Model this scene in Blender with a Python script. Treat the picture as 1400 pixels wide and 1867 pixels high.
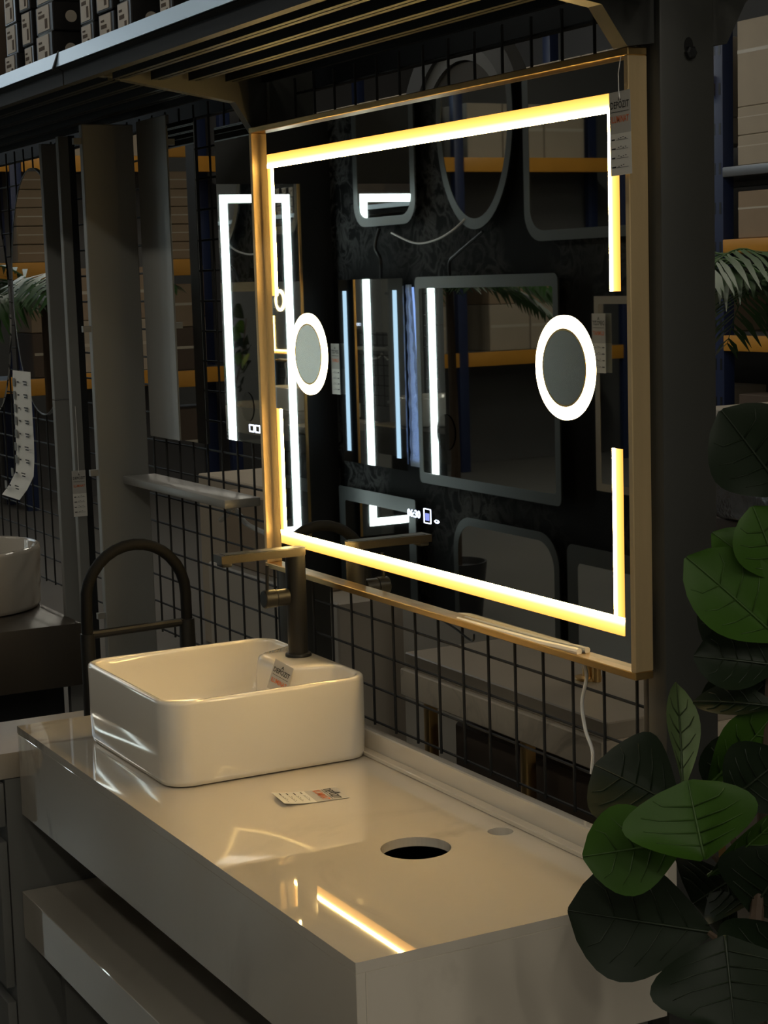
import bpy, bmesh, math, random
from mathutils import Vector, Matrix, Quaternion
random.seed(7)
for o in list(bpy.data.objects): bpy.data.objects.remove(o)
SC = bpy.context.scene
COL = SC.collection
R = math.radians

# ------------------------------------------------------------------ camera
F = 3280.0
RX = Vector((0.47042071, 0.8819285, -0.03010787))      # image right in the world
RD = Vector((0.10004261, -0.08719945, -0.99115475))    # image down
RF = Vector((-0.87675301, 0.46324764, -0.12925085))    # viewing direction
CAM = Vector((1.89007, -0.94028, 0.83010))
cd = bpy.data.cameras.new('camera'); cam = bpy.data.objects.new('camera', cd); COL.objects.link(cam)
cd.sensor_fit = 'VERTICAL'; cd.sensor_height = 36.0; cd.lens = F / 1867 * 36; cd.clip_start = .02; cd.clip_end = 60
mw = Matrix.Identity(4)
for i in range(3):
    mw[i][0] = RX[i]; mw[i][1] = -RD[i]; mw[i][2] = -RF[i]; mw[i][3] = CAM[i]
cam.matrix_world = mw
SC.camera = cam
# ------------------------------------------------------------------ world, exposure
w = bpy.data.worlds.new('store_air'); SC.world = w; w.use_nodes = True
w.node_tree.nodes['Background'].inputs[0].default_value = (1.0, .90, .70, 1)
w.node_tree.nodes['Background'].inputs[1].default_value = .15
SC.view_settings.view_transform = 'Standard'; SC.view_settings.look = 'None'
SC.view_settings.exposure = 0.0; SC.view_settings.gamma = 1.0; SC.view_settings.use_curve_mapping = False
LAMP_STRENGTH = 20.0
WINDOW_STRENGTH = 1.2

# ------------------------------------------------------------------ helpers
def ray(px, py): return RF + RX * ((px - 700) / F) + RD * ((py - 933.5) / F)
def aty(px, py, y): r = ray(px, py); return CAM + r * ((y - CAM.y) / r.y)
def atx(px, py, x): r = ray(px, py); return CAM + r * ((x - CAM.x) / r.x)
def atd(px, py, d): return CAM + ray(px, py) * d

MATS = {}
def M(name, col=(.5, .5, .5), rough=.5, metal=0.0, noise=None, bump=None, coat=0.0, spec=.5, trans=0.0, alpha=1.0, emit=None):
    if name in MATS: return MATS[name]
    m = bpy.data.materials.new(name); m.use_nodes = True; MATS[name] = m
    nt = m.node_tree; b = nt.nodes['Principled BSDF']
    c = tuple(col) + (1,)
    b.inputs['Base Color'].default_value = c
    b.inputs['Roughness'].default_value = rough; b.inputs['Metallic'].default_value = metal
    b.inputs['Coat Weight'].default_value = coat; b.inputs['Coat Roughness'].default_value = .04
    b.inputs['Specular IOR Level'].default_value = spec
    b.inputs['Transmission Weight'].default_value = trans
    b.inputs['Alpha'].default_value = alpha
    if emit:
        b.inputs['Emission Color'].default_value = tuple(emit[:3]) + (1,); b.inputs['Emission Strength'].default_value = emit[3]
    tc = nt.nodes.new('ShaderNodeTexCoord')
    if noise:
        sc, amt = noise[0], noise[1]; st = noise[2] if len(noise) > 2 else (1, 1, 1)
        mp = nt.nodes.new('ShaderNodeMapping'); mp.inputs['Scale'].default_value = st
        nt.links.new(tc.outputs['Object'], mp.inputs[0])
        n = nt.nodes.new('ShaderNodeTexNoise'); n.inputs['Scale'].default_value = sc; n.inputs['Detail'].default_value = 4
        nt.links.new(mp.outputs[0], n.inputs['Vector'])
        mx = nt.nodes.new('ShaderNodeMix'); mx.data_type = 'RGBA'
        mx.inputs[6].default_value = tuple(max(0, v * (1 - amt)) for v in col) + (1,)
        mx.inputs[7].default_value = tuple(min(1, v * (1 + amt)) for v in col) + (1,)
        nt.links.new(n.outputs['Fac'], mx.inputs[0]); nt.links.new(mx.outputs[2], b.inputs['Base Color'])
    if bump:
        n2 = nt.nodes.new('ShaderNodeTexNoise'); n2.inputs['Scale'].default_value = bump[0]; n2.inputs['Detail'].default_value = 3
        nt.links.new(tc.outputs['Object'], n2.inputs['Vector'])
        bp = nt.nodes.new('ShaderNodeBump'); bp.inputs['Strength'].default_value = bump[1]; bp.inputs['Distance'].default_value = .004
        nt.links.new(n2.outputs['Fac'], bp.inputs['Height']); nt.links.new(bp.outputs[0], b.inputs['Normal'])
    return m

def marble(name, base, vein, scale=2.2, rough=.05, width=.035, coat=.8, spec=.5):
    m = bpy.data.materials.new(name); m.use_nodes = True; nt = m.node_tree; b = nt.nodes['Principled BSDF']
    tc = nt.nodes.new('ShaderNodeTexCoord')
    n = nt.nodes.new('ShaderNodeTexNoise'); n.inputs['Scale'].default_value = scale; n.inputs['Detail'].default_value = 6; n.inputs['Roughness'].default_value = .55
    n.inputs['Distortion'].default_value = .9
    nt.links.new(tc.outputs['Object'], n.inputs['Vector'])
    r = nt.nodes.new('ShaderNodeValToRGB')
    e = r.color_ramp.elements
    e[0].position = .5 - width; e[0].color = (0, 0, 0, 1); e[1].position = .5 + width; e[1].color = (0, 0, 0, 1)
    k = e.new(.5); k.color = (1, 1, 1, 1)
    nt.links.new(n.outputs['Fac'], r.inputs[0])
    n3 = nt.nodes.new('ShaderNodeTexNoise'); n3.inputs['Scale'].default_value = 1.6
    nt.links.new(tc.outputs['Object'], n3.inputs['Vector'])
    r3 = nt.nodes.new('ShaderNodeMapRange'); r3.inputs[1].default_value = .42; r3.inputs[2].default_value = .68; r3.inputs[4].default_value = .75
    nt.links.new(n3.outputs['Fac'], r3.inputs[0])
    mu = nt.nodes.new('ShaderNodeMath'); mu.operation = 'MULTIPLY'
    nt.links.new(r.outputs[0], mu.inputs[0]); nt.links.new(r3.outputs[0], mu.inputs[1])
    mx = nt.nodes.new('ShaderNodeMix'); mx.data_type = 'RGBA'
    mx.inputs[6].default_value = base + (1,); mx.inputs[7].default_value = vein + (1,)
    nt.links.new(mu.outputs[0], mx.inputs[0]); nt.links.new(mx.outputs[2], b.inputs['Base Color'])
    b.inputs['Roughness'].default_value = rough; b.inputs['Specular IOR Level'].default_value = spec; b.inputs['Coat Weight'].default_value = coat; b.inputs['Coat Roughness'].default_value = .006
    MATS[name] = m; return m

def strip_mat(name, axis, flip):
    """frosted diffuser of the mirror light: brightest along the edge where the diodes sit"""
    m = bpy.data.materials.new(name); m.use_nodes = True; nt = m.node_tree
    nt.nodes.remove(nt.nodes['Principled BSDF'])
    tc = nt.nodes.new('ShaderNodeTexCoord'); sp = nt.nodes.new('ShaderNodeSeparateXYZ'); nt.links.new(tc.outputs['Generated'], sp.inputs[0])
    r = nt.nodes.new('ShaderNodeValToRGB'); e = r.color_ramp.elements
    stops = [(p, tuple(v / 100 for v in c)) for p, c in ((0, (1.7, .74, .13)), (.30, (2.2, 1.0, .20)), (.52, (2.8, 1.5, .34)), (.68, (5, 3.6, 1.1)), (.84, (76, 50, 17)), (1.0, (104, 69, 24)))]
    e[0].position = 0; e[0].color = stops[0][1] + (1,); e[1].position = 1; e[1].color = stops[-1][1] + (1,)
    for p, c in stops[1:-1]: k = e.new(p); k.color = c + (1,)
    src = sp.outputs[axis]
    if flip:
        mm = nt.nodes.new('ShaderNodeMath'); mm.operation = 'SUBTRACT'; mm.inputs[0].default_value = 1.0; nt.links.new(src, mm.inputs[1]); src = mm.outputs[0]
    nt.links.new(src, r.inputs[0])
    em = nt.nodes.new('ShaderNodeEmission'); nt.links.new(r.outputs[0], em.inputs[0]); em.inputs[1].default_value = 100.0
    nt.links.new(em.outputs[0], nt.nodes['Material Output'].inputs[0])
    MATS[name] = m; return m

def glow(name, col, s):
    m = bpy.data.materials.new(name); m.use_nodes = True; nt = m.node_tree; nt.nodes.remove(nt.nodes['Principled BSDF'])
    em = nt.nodes.new('ShaderNodeEmission'); em.inputs[0].default_value = tuple(col) + (1,); em.inputs[1].default_value = s
    nt.links.new(em.outputs[0], nt.nodes['Material Output'].inputs[0]); MATS[name] = m; return m

class B:
    def __init__(s): s.bm = bmesh.new()
    def box(s, x0, x1, y0, y1, z0, z1, bev=0.0, seg=2, rot=None):
        v = [s.bm.verts.new((x, y, z)) for x in (x0, x1) for y in (y0, y1) for z in (z0, z1)]
        fs = [s.bm.faces.new([v[i] for i in q]) for q in ((0, 1, 3, 2), (4, 6, 7, 5), (0, 4, 5, 1), (2, 3, 7, 6), (0, 2, 6, 4), (1, 5, 7, 3))]
        if rot is not None:
            c = Vector(((x0 + x1) / 2, (y0 + y1) / 2, (z0 + z1) / 2))
            for q in v: q.co = c + rot @ (q.co - c)
        if bev:
            es = list({e for f in fs for e in f.edges})
            bmesh.ops.bevel(s.bm, geom=es, offset=bev, segments=seg, affect='EDGES', profile=.5)
        return s
    def prism(s, pts, axis, a0, a1):
        def P(u, v, a): return {'x': (a, u, v), 'y': (u, a, v), 'z': (u, v, a)}[axis]
        A = [s.bm.verts.new(P(u, v, a0)) for u, v in pts]; Bq = [s.bm.verts.new(P(u, v, a1)) for u, v in pts]
        n = len(pts)
        s.bm.faces.new(A); s.bm.faces.new(Bq[::-1])
        for i in range(n): s.bm.faces.new((A[i], Bq[i], Bq[(i + 1) % n], A[(i + 1) % n]))
        return s
    def ringprism(s, outer, inner, axis, a0, a1):
        def P(u, v, a): return {'x': (a, u, v), 'y': (u, a, v), 'z': (u, v, a)}[axis]
        n = len(outer)
        L = [[s.bm.verts.new(P(u, v, a)) for u, v in pts] for pts, a in ((outer, a0), (inner, a0), (inner, a1), (outer, a1))]
        for k in range(4):
            X, Y = L[k], L[(k + 1) % 4]
            for i in range(n): s.bm.faces.new((X[i], X[(i + 1) % n], Y[(i + 1) % n], Y[i]))
        return s
    def tube(s, path, r, n=8, cap=True):
        path = [Vector(p) for p in path]; rings = []
        up = Vector((0, 0, 1)); m = len(path)
        prev = None
        for i, p in enumerate(path):
            t = (path[min(i + 1, m - 1)] - path[max(i - 1, 0)]).normalized()
            a = prev if prev is not None else (Vector((1, 0, 0)) if abs(t.dot(up)) > .9 else up)
            u = (a - t * a.dot(t)).normalized(); prev = u; v = t.cross(u)
            rr = r[i] if isinstance(r, (list, tuple)) else r
            rings.append([s.bm.verts.new(p + (u * math.cos(2 * math.pi * k / n) + v * math.sin(2 * math.pi * k / n)) * rr) for k in range(n)])
        for i in range(m - 1):
            for k in range(n): s.bm.faces.new((rings[i][k], rings[i][(k + 1) % n], rings[i + 1][(k + 1) % n], rings[i + 1][k]))
        if cap: s.bm.faces.new(rings[0][::-1]); s.bm.faces.new(rings[-1])
        return s
    def lathe(s, prof, c, n=40, axis='z'):
        rings = []
        for r, h in prof:
            ring = []
            for k in range(n):
                a = 2 * math.pi * k / n; u, v = r * math.cos(a), r * math.sin(a)
                q = {'z': (c[0] + u, c[1] + v, c[2] + h), 'y': (c[0] + u, c[1] + h, c[2] + v), 'x': (c[0] + h, c[1] + u, c[2] + v)}[axis]
                ring.append(s.bm.verts.new(q))
            rings.append(ring)
        for i in range(len(rings) - 1):
            for k in range(n): s.bm.faces.new((rings[i][k], rings[i][(k + 1) % n], rings[i + 1][(k + 1) % n], rings[i + 1][k]))
        if prof[0][0] > 1e-6: s.bm.faces.new(rings[0][::-1])
        if prof[-1][0] > 1e-6: s.bm.faces.new(rings[-1])
        return s
    def loft(s, loops, cap0=True, cap1=True):
        L = [[s.bm.verts.new(p) for p in lp] for lp in loops]; n = len(loops[0])
        for i in range(len(L) - 1):
            for k in range(n): s.bm.faces.new((L[i][k], L[i][(k + 1) % n], L[i + 1][(k + 1) % n], L[i + 1][k]))
        if cap0: s.bm.faces.new(L[0][::-1])
        if cap1: s.bm.faces.new(L[-1])
        return s
    def quad(s, a, b, c, d):
        s.bm.faces.new([s.bm.verts.new(p) for p in (a, b, c, d)]); return s
    def mesh(s, name, mat, off=(0, 0, 0), smooth=True, ang=.6):
        bm = s.bm
        bmesh.ops.remove_doubles(bm, verts=bm.verts, dist=1e-6)
        bmesh.ops.recalc_face_normals(bm, faces=bm.faces)
        bmesh.ops.translate(bm, verts=bm.verts, vec=-Vector(off))
        for f in bm.faces: f.smooth = smooth
        for e in bm.edges:
            if len(e.link_faces) == 2 and e.calc_face_angle(0) > ang: e.smooth = False
        me = bpy.data.meshes.new(name); bm.to_mesh(me); bm.free()
        if mat: me.materials.append(mat)
        return me
    def obj(s, name, mat, parent=None, loc=None, smooth=True, ang=.6, label=None):
        off = Vector(parent['base']) if parent is not None and 'base' in parent else Vector((0, 0, 0))
        if parent is not None and parent.parent is not None and 'base' in parent.parent: off = Vector(parent.parent['base'])
        if parent is None and loc is not None: off = Vector(loc)
        o = bpy.data.objects.new(name, s.mesh(name, mat, off, smooth, ang)); COL.objects.link(o)
        if parent is not None: o.parent = parent
        elif loc is not None: o.location = loc
        if label: o['label'] = label
        return o

def tag(o, label, cat, group=None, kind=None):
    o['label'] = label; o['category'] = cat
    if group: o['group'] = group
    if kind: o['kind'] = kind
    return o
def thing(name, label, cat, loc=(0, 0, 0), group=None):
    o = bpy.data.objects.new(name, None); COL.objects.link(o); o.location = loc; o['base'] = tuple(loc); o.empty_display_size = .05
    return tag(o, label, cat, group)
def struct(o): o['kind'] = 'structure'; return o
def inst(name, me, parent, loc, rot=None):
    o = bpy.data.objects.new(name, me); COL.objects.link(o); o.parent = parent
    off = Vector(parent['base']) if parent is not None and 'base' in parent else Vector((0, 0, 0))
    o.location = Vector(loc) - off
    if rot: o.rotation_euler = rot
    return o
def rrect(x0, x1, z0, z1, r, n=8):
    pts = []
    for cx, cz, a0 in ((x1 - r, z0 + r, -90), (x1 - r, z1 - r, 0), (x0 + r, z1 - r, 90), (x0 + r, z0 + r, 180)):
        for k in range(n + 1): a = R(a0 + 90 * k / n); pts.append((cx + r * math.cos(a), cz + r * math.sin(a)))
    return pts
def ell(cx, cz, rx, rz, n=56): return [(cx + rx * math.cos(2 * math.pi * k / n), cz + rz * math.sin(2 * math.pi * k / n)) for k in range(n)]
def text_mesh(body, size, mat, bold=0.0, sx=1.0):
    cu = bpy.data.curves.new('lettering', 'FONT'); cu.body = body; cu.size = size; cu.align_x = 'CENTER'; cu.align_y = 'CENTER'; cu.offset = bold; cu.resolution_u = 2
    o = bpy.data.objects.new('lettering', cu); COL.objects.link(o)
    dg = bpy.context.evaluated_depsgraph_get(); dg.update()
    me = bpy.data.meshes.new_from_object(o.evaluated_get(dg)); bpy.data.objects.remove(o); bpy.data.curves.remove(cu)
    me.materials.clear(); me.materials.append(mat)
    for v in me.vertices: v.co.x *= sx
    me.name = 'lettering'; return me

# ------------------------------------------------------------------ materials
MARB = marble('white_marble', (.74, .675, .57), (.36, .31, .25), 1.3, .03, .03)
MARB2 = marble('veined_marble', (.72, .62, .48), (.20, .16, .12), 2.6, .12, .03, .2)
DARKM = marble('dark_stone_wall', (.009, .0095, .010), (.15, .155, .155), 11, .7, .10, 0, .08)
CER = M('ceramic', (.82, .77, .68), .06, coat=.6, noise=(3, .02))
CERG = M('ceramic_grey', (.50, .46, .40), .10, coat=.5, noise=(3, .03))
MIR = M('mirror_silver', (.86, .88, .87), .012, 1.0)
MIRD = M('mirror_smoked', (.70, .72, .71), .02, 1.0)
GOLD = M('brushed_gold', (.70, .47, .19), .30, 1.0, noise=(30, .10, (1, 1, .05)), bump=(140, .06))
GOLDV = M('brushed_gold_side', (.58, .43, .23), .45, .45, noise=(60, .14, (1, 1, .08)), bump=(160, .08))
BLK = M('black_powder_coat', (.012, .013, .014), .38, noise=(20, .2), bump=(160, .05))
BLKM = M('black_matte_metal', (.014, .014, .014), .42, .0, noise=(25, .15), spec=.35)
GREYP = M('upright_grey_paint', (.045, .046, .042), .45, noise=(6, .12), bump=(90, .04))
LIP = M('lip_metal_blue_lit', (.38, .52, .66), .34, .55, noise=(8, .08, (.2, 1, 1)))  # blue of the cool light on the lip is put into this colour
DECK = M('deck_dark_metal', (.011, .013, .015), .6, .0, noise=(9, .1, (.2, 1, 1)), spec=.15)
PANEL = M('taupe_lacquer', (.22, .22, .21), .35, noise=(3, .05))
BROWN = M('dark_brown_veneer', (.06, .05, .04), .35, noise=(10, .15, (.2, 1, 1)))
CABG = M('graphite_lacquer', (.20, .20, .19), .42, noise=(4, .08))
CARD = M('cardboard', (.30, .22, .145), .8, noise=(7, .10), bump=(60, .05))
CARD2 = M('cardboard_pale', (.40, .34, .26), .8, noise=(7, .10), bump=(60, .05))
CARD3 = M('cardboard_dark', (.10, .07, .05), .8, noise=(7, .12))
TAPE = M('packing_tape', (.50, .45, .36), .35, noise=(9, .05))
ORNG = M('orange_beam_paint', (.62, .29, .035), .45, noise=(8, .10))
BLUE = M('blue_upright_paint', (.018, .03, .085), .45, noise=(8, .15))
STEEL = M('grey_steel', (.22, .23, .24), .4, .6, noise=(10, .1))
PAPER = M('tag_paper', (.80, .78, .72), .7, noise=(30, .03))
PAPG = M('tag_grey', (.52, .50, .46), .7, noise=(30, .03))
INK = M('ink_black', (.012, .011, .01), .6, noise=(40, .1))
INKO = M('ink_orange', (.75, .20, .07), .6, noise=(40, .08))
WHITE = M('white_plastic', (.80, .80, .78), .4, noise=(12, .03))
BOXB = M('gift_box_black', (.020, .019, .019), .32, coat=.4, noise=(14, .2))
BOXL = M('box_label', (.56, .50, .42), .55, noise=(14, .06))
FLOORM = M('polished_concrete', (.16, .155, .145), .35, noise=(2.2, .15), bump=(30, .03))
CEILM = M('ceiling_dark', (.05, .05, .052), .9, noise=(2, .1))
WALLM = M('plaster_grey', (.13, .13, .13), .9, noise=(2, .1))
FROST = M('frosted_glass_border', (.10, .11, .11), .35, .5, noise=(20, .05))
WRAPM = M('bubble_wrap', (.62, .70, .80), .25, noise=(70, .25), bump=(90, 1.0), spec=.8)
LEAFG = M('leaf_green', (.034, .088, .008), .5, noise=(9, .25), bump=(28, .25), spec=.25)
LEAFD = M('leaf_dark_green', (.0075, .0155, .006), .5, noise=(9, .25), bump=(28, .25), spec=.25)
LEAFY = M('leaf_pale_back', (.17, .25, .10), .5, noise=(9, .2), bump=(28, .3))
PALMM = M('palm_green', (.045, .12, .025), .42, noise=(9, .3))
RIBM = M('leaf_vein', (.055, .085, .028), .5, noise=(12, .1))
RIBD = M('leaf_vein_dark', (.014, .024, .010), .5, noise=(12, .1))
RIBG = M('leaf_vein_green', (.045, .10, .016), .5, noise=(12, .1))
STEMM = M('plant_stem', (.07, .045, .028), .7, noise=(20, .25))
POTM = M('pot_dark', (.03, .03, .032), .5, noise=(10, .2))
SOILM = M('soil', (.03, .02, .014), .95, noise=(40, .4))
WARMR = glow('ring_light', (1.0, .78, .42), 18.0)
COOL = glow('cool_white_led', (.86, 1.0, .97), 7.0)
COOLB = glow('cool_blue_led', (.52, .78, 1.0), 1.05)
DISP = glow('display_led', (.72, .80, 1.0), 2.2)
DISPB = glow('display_led_blue', (.30, .36, .90), 1.0)
LAMPM = glow('added_lamp_tube', (1.0, .93, .78), LAMP_STRENGTH)

# ------------------------------------------------------------------ room shell
ZF = -.85
struct(B().box(-12, 6, -6, 7, ZF - .1, ZF).obj('floor', FLOORM))
struct(B().box(-12, 6, -6, 7, 4.6, 4.7).obj('ceiling', CEILM))
struct(B().box(-12, 6, 6.9, 7.0, ZF, 4.6).obj('wall_back', WALLM))
struct(B().box(-12.1, -12, -6, 7, ZF, 2.3).box(-12.1, -12, -6, 7, 4.45, 4.6).box(-12.1, -12, -6, -5.6, 2.3, 4.45).box(-12.1, -12, 2.6, 7, 2.3, 4.45).obj('wall_left', WALLM))
WN = struct(B().box(-12.08, -12.05, -5.6, 2.6, 2.3, 4.45).obj('window_1', glow('daylit_window_pane', (.72, .88, 1.0), WINDOW_STRENGTH)))
for k in range(7):
    yy = -5.6 + k * 8.2 / 6; B().box(-12.05, -12.0, yy - .03, yy + .03, 2.3, 4.45).obj('mullion', STEEL, WN)
struct(B().box(6, 6.1, -6, 7, ZF, 4.6).obj('wall_right', WALLM))
YO = -1.42                                       # faces of the mirrors across the aisle
struct(B().box(-4.90, -.20, YO - .16, YO - .04, ZF, 1.95).obj('wall_front', DARKM))
struct(B().box(-4.99, -4.90, YO - .16, -.86, ZF, 1.95).obj('trim_1', M('matte_black_panel', (.012, .013, .014), .5, noise=(6, .2))))

# unseen ceiling lamps, added to light the store and its right side
lamp_spots = [(-1.2, -2.3), (-4.6, -2.3), (2.6, -2.3), (-2.4, 3.0), (-6.4, 3.0), (-9.2, 3.2), (-8.6, -1.0), (3.4, -1.2), (3.4, .6), (4.9, -.3), (4.9, -2.4), (4.9, 1.6)]
for i, (lx, ly) in enumerate(lamp_spots):
    t = thing('added_ceiling_lamp', 'long white tube lamp added out of view under the dark ceiling', 'lamp', (lx, ly, 3.0), 'added ceiling tube lamps')
    B().box(lx - .75, lx + .75, ly - .10, ly + .10, 3.04, 3.10, .01).obj('housing', WHITE, t)
    B().box(lx - .72, lx + .72, ly - .08, ly + .08, 3.0, 3.045, .008).obj('tube', LAMPM, t)
    for q in (-.6, .6): B().tube([(lx + q, ly, 3.10), (lx + q, ly, 4.6)], .006, 6).obj('suspension_rod', STEEL, t)

# ------------------------------------------------------------------ shelving rack over the display
RK = thing('shelving_rack', 'black steel shelving rack standing over the mirror display', 'shelf', (-1.1, .5, ZF))
for x1, y0, y1 in ((-.05, .51, .600), (-1.27, .51, .605)):
    u = B().box(x1 - .042, x1, y0, y1, ZF, 2.2, .004)
    u.obj('upright', GREYP, RK)
    B().box(x1 - .058, x1 - .043, y0 + .004, y0 + .03, ZF, 2.2, .002).obj('upright_flange', BLK, RK)
# bolt in its keyhole
bq = atx(1256, 92, -.05)
B().lathe([(0, .001), (.0085, .001), (.0085, .007), (.006, .009), (0, .009)], (-.05, bq.y, bq.z - .003), 6, 'x').obj('bolt', BLK, RK)
B().prism(ell(bq.y - .001, bq.z + .006, .007, .011, 20), 'x', -.0498, -.0488).obj('keyhole', M('hole_black', (.004, .004, .004), .9), RK)
# cantilever arms
def arm(x0, x1, pts, name='cantilever_arm'):
    B().prism(pts, 'x', x0, x1).obj(name, GREYP, RK)
arm(-.091, -.060, [(.509, 1.225), (.509, 1.122), (.466, 1.117), (.427, 1.168), (.14, 1.215), (.14, 1.225)])
arm(-.091, -.060, [(.601, 1.225), (.601, 1.122), (.628, 1.125), (.66, 1.18), (.98, 1.43), (.98, 1.455)])
arm(-1.305, -1.28, [(.509, 1.225), (.509, 1.105), (.485, 1.105), (.445, 1.165), (.14, 1.215), (.14, 1.225)])
# front beam, lip and deck of both bays
LZ0, LZ1, LY = 1.219, 1.245, .10
for a, b in ((-1.275, .10), (-3.7, -1.281)):
    f = B().prism([(LY + .002, LZ0), (LY - .002, LZ0), (LY + .0045, LZ1), (LY + .0085, LZ1)], 'x', a, b).obj('shelf_lip', LIP, RK)
    B().prism([(LY + .003, LZ0 - .001), (LY + .012, 1.212), (LY + .012, 1.188), (LY + .03, 1.188), (LY + .03, 1.235), (LY + .009, 1.235), (LY + .009, LZ0 - .001)], 'x', a, b).obj('front_beam', DECK, RK)
    for k in range(5):
        y0 = .140 + k * .0735
        d = B().prism([(y0, 1.236), (y0, 1.200), (y0 + .010, 1.200), (y0 + .010, 1.228), (y0 + .060, 1.228), (y0 + .060, 1.200), (y0 + .070, 1.200), (y0 + .070, 1.236)], 'x', a + .01, b - .01)
        d.obj('deck_plank', DECK, RK)
    B().box(a, b, .61, .625, 1.19, 1.24).obj('rear_beam', DECK, RK)
B().prism([(LY - .004, LZ0 - .006), (LY - .008, LZ0 - .004), (LY + .005, LZ1 + .003), (LY + .009, LZ1 + .003)], 'x', -1.2815, -1.2745).obj('joint_cap', DECK, RK)
# shelf on the far side of the same rack
for k in range(5):
    y0 = .68 + k * .11
    B().prism([(y0, 1.50), (y0, 1.46), (y0 + .014, 1.46), (y0 + .014, 1.49), (y0 + .09, 1.49), (y0 + .09, 1.46), (y0 + .104, 1.46), (y0 + .104, 1.50)], 'x', -3.7, .1).obj('deck_plank', DECK, RK)

# ------------------------------------------------------------------ wire grids
WIRE = M('black_wire', (.010, .010, .010), .6, noise=(30, .1))
def grid(x0, x1, z0, z1, y, label, sx=.0805, sz=.0635, xo=0):
    g = thing('wire_grid_panel', label, 'wire grid', (x0, y, z0))
    mv = B().tube([(0, 0, 0), (0, 0, z1 - z0)], .0024, 6).mesh('vertical_wire', WIRE)
    mh = B().tube([(0, 0, 0), (x1 - x0, 0, 0)], .0024, 6).mesh('horizontal_wire', WIRE)
    n = int((x1 - x0 - .01) / sx)
    for k in range(n + 1): inst('vertical_wire', mv, g, (x0 + .004 + k * sx + xo, y, z0))
    for k in range(int((z1 - z0) / sz) + 1): inst('horizontal_wire', mh, g, (x0, y + .0048, z0 + .004 + k * sz))
    return g
grid(-1.188, -.100, .026, 1.20, .525, 'black wire grid right behind the gold framed lit mirror')
grid(-3.70, -1.32, .026, 1.20, .525, 'black wire grid behind the tall taupe boards in the left bay')

# ------------------------------------------------------------------ vanity counter
XL = -1.42
V = thing('vanity_counter', 'white marble double vanity counter with a lower shelf in the foreground', 'counter', (-.71, .235, ZF))
bm = bmesh.new()
def ring_edges(pts):
    vs = [bm.verts.new((x, y, 0)) for x, y in pts]
    return [bm.edges.new((vs[i], vs[(i + 1) % len(vs)])) for i in range(len(vs))], vs
HOLES = [(-.35, .279, .052), (-.349, .424, .0193)]
E_, _ = ring_edges([(XL, 0), (0, 0), (0, .47), (XL, .47)])
for cx, cy, r in HOLES:
    e2, _ = ring_edges([(cx + r * math.cos(2 * math.pi * k / 48), cy + r * math.sin(2 * math.pi * k / 48)) for k in range(48)]); E_ += e2
bmesh.ops.triangle_fill(bm, use_beauty=True, edges=E_)
ext = bmesh.ops.extrude_face_region(bm, geom=list(bm.faces))
for g in ext['geom']:
    if isinstance(g, bmesh.types.BMVert): g.co.z = -.014
tb = B(); tb.bm.free(); tb.bm = bm
tb.obj('top_plate', MARB, V, smooth=False)
B().box(XL, 0, 0.0004, .014, -.175, -.0142, .0012, 1).obj('front_apron', MARB, V, smooth=False)
B().box(-.014, 0, .0142, .47, -.175, -.0142, .0012, 1).obj('end_apron', MARB, V, smooth=False)
B().box(XL, XL + .014, .0142, .47, -.175, -.0142, .0012, 1).obj('end_apron', MARB, V, smooth=False)
B().box(XL + .015, -.015, .015, .456, -.175, -.165).obj('bottom_plate', BROWN, V)
B().box(XL + .015, -.015, .457, .4695, -.175, -.0143).obj('back_plate', BROWN, V)
B().box(XL, 0, .471, .489, -.05, .040, .002, 1).obj('upstand', MARB, V, smooth=False)
B().box(XL, 0, .452, .4705, .0003, .0085, .0015, 1).obj('upstand_bead', MARB, V, smooth=False)
B().box(XL - .03, -.0, 0, .42, -.432, -.337, .0012, 1).obj('lower_shelf', MARB, V, smooth=False)
B().box(XL + .10, -.10, .36, .40, -.337, -.175).obj('rear_support', CABG, V)
B().box(XL - .0, XL + .02, .06, .36, ZF, -.432).obj('support_leg', CABG, V)
B().box(-.08, -.06, .06, .36, ZF, -.432).obj('support_leg', CABG, V)

# ------------------------------------------------------------------ vessel basin
BX0, BX1, BY0, BY1, BH = -1.255, -.825, .080, .462, .147
bc = ((BX0 + BX1) / 2, (BY0 + BY1) / 2)
def contour(inset, z, rad, deck=0.0, n=200, sh=0.0):
    x0, x1, y0, y1 = BX0 + inset, BX1 - inset, BY0 + inset, BY1 - inset
    r = max(.004, rad); pts = []
    segs = [(x1 - r, y0 + r, -90), (x1 - r, y1 - r, 0), (x0 + r, y1 - r, 90), (x0 + r, y0 + r, 180)]
    # perimeter sampling: arcs 14 points, straights evenly
    for i, (cx, cy, a0) in enumerate(segs):
        for k in range(14): a = R(a0 + 90 * k / 13); pts.append([cx + r * math.cos(a), cy + r * math.sin(a)])
        nx, ny, na = segs[(i + 1) % 4]
        p0 = pts[-1]; p1 = [nx + r * math.cos(R(na)), ny + r * math.sin(R(na))]
        for k in range(1, 36): pts.append([p0[0] + (p1[0] - p0[0]) * k / 36, p0[1] + (p1[1] - p0[1]) * k / 36])
    out = []
    for x, y in pts:
        if deck and y > bc[1] + .08:
            t = (abs(x - bc[0] + .0) - .062) / .050
            t = min(1, max(0, t)); s_ = 1 - t * t * (3 - 2 * t)
            y -= deck * s_
        out.append((x, y, z))
    return out
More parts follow.
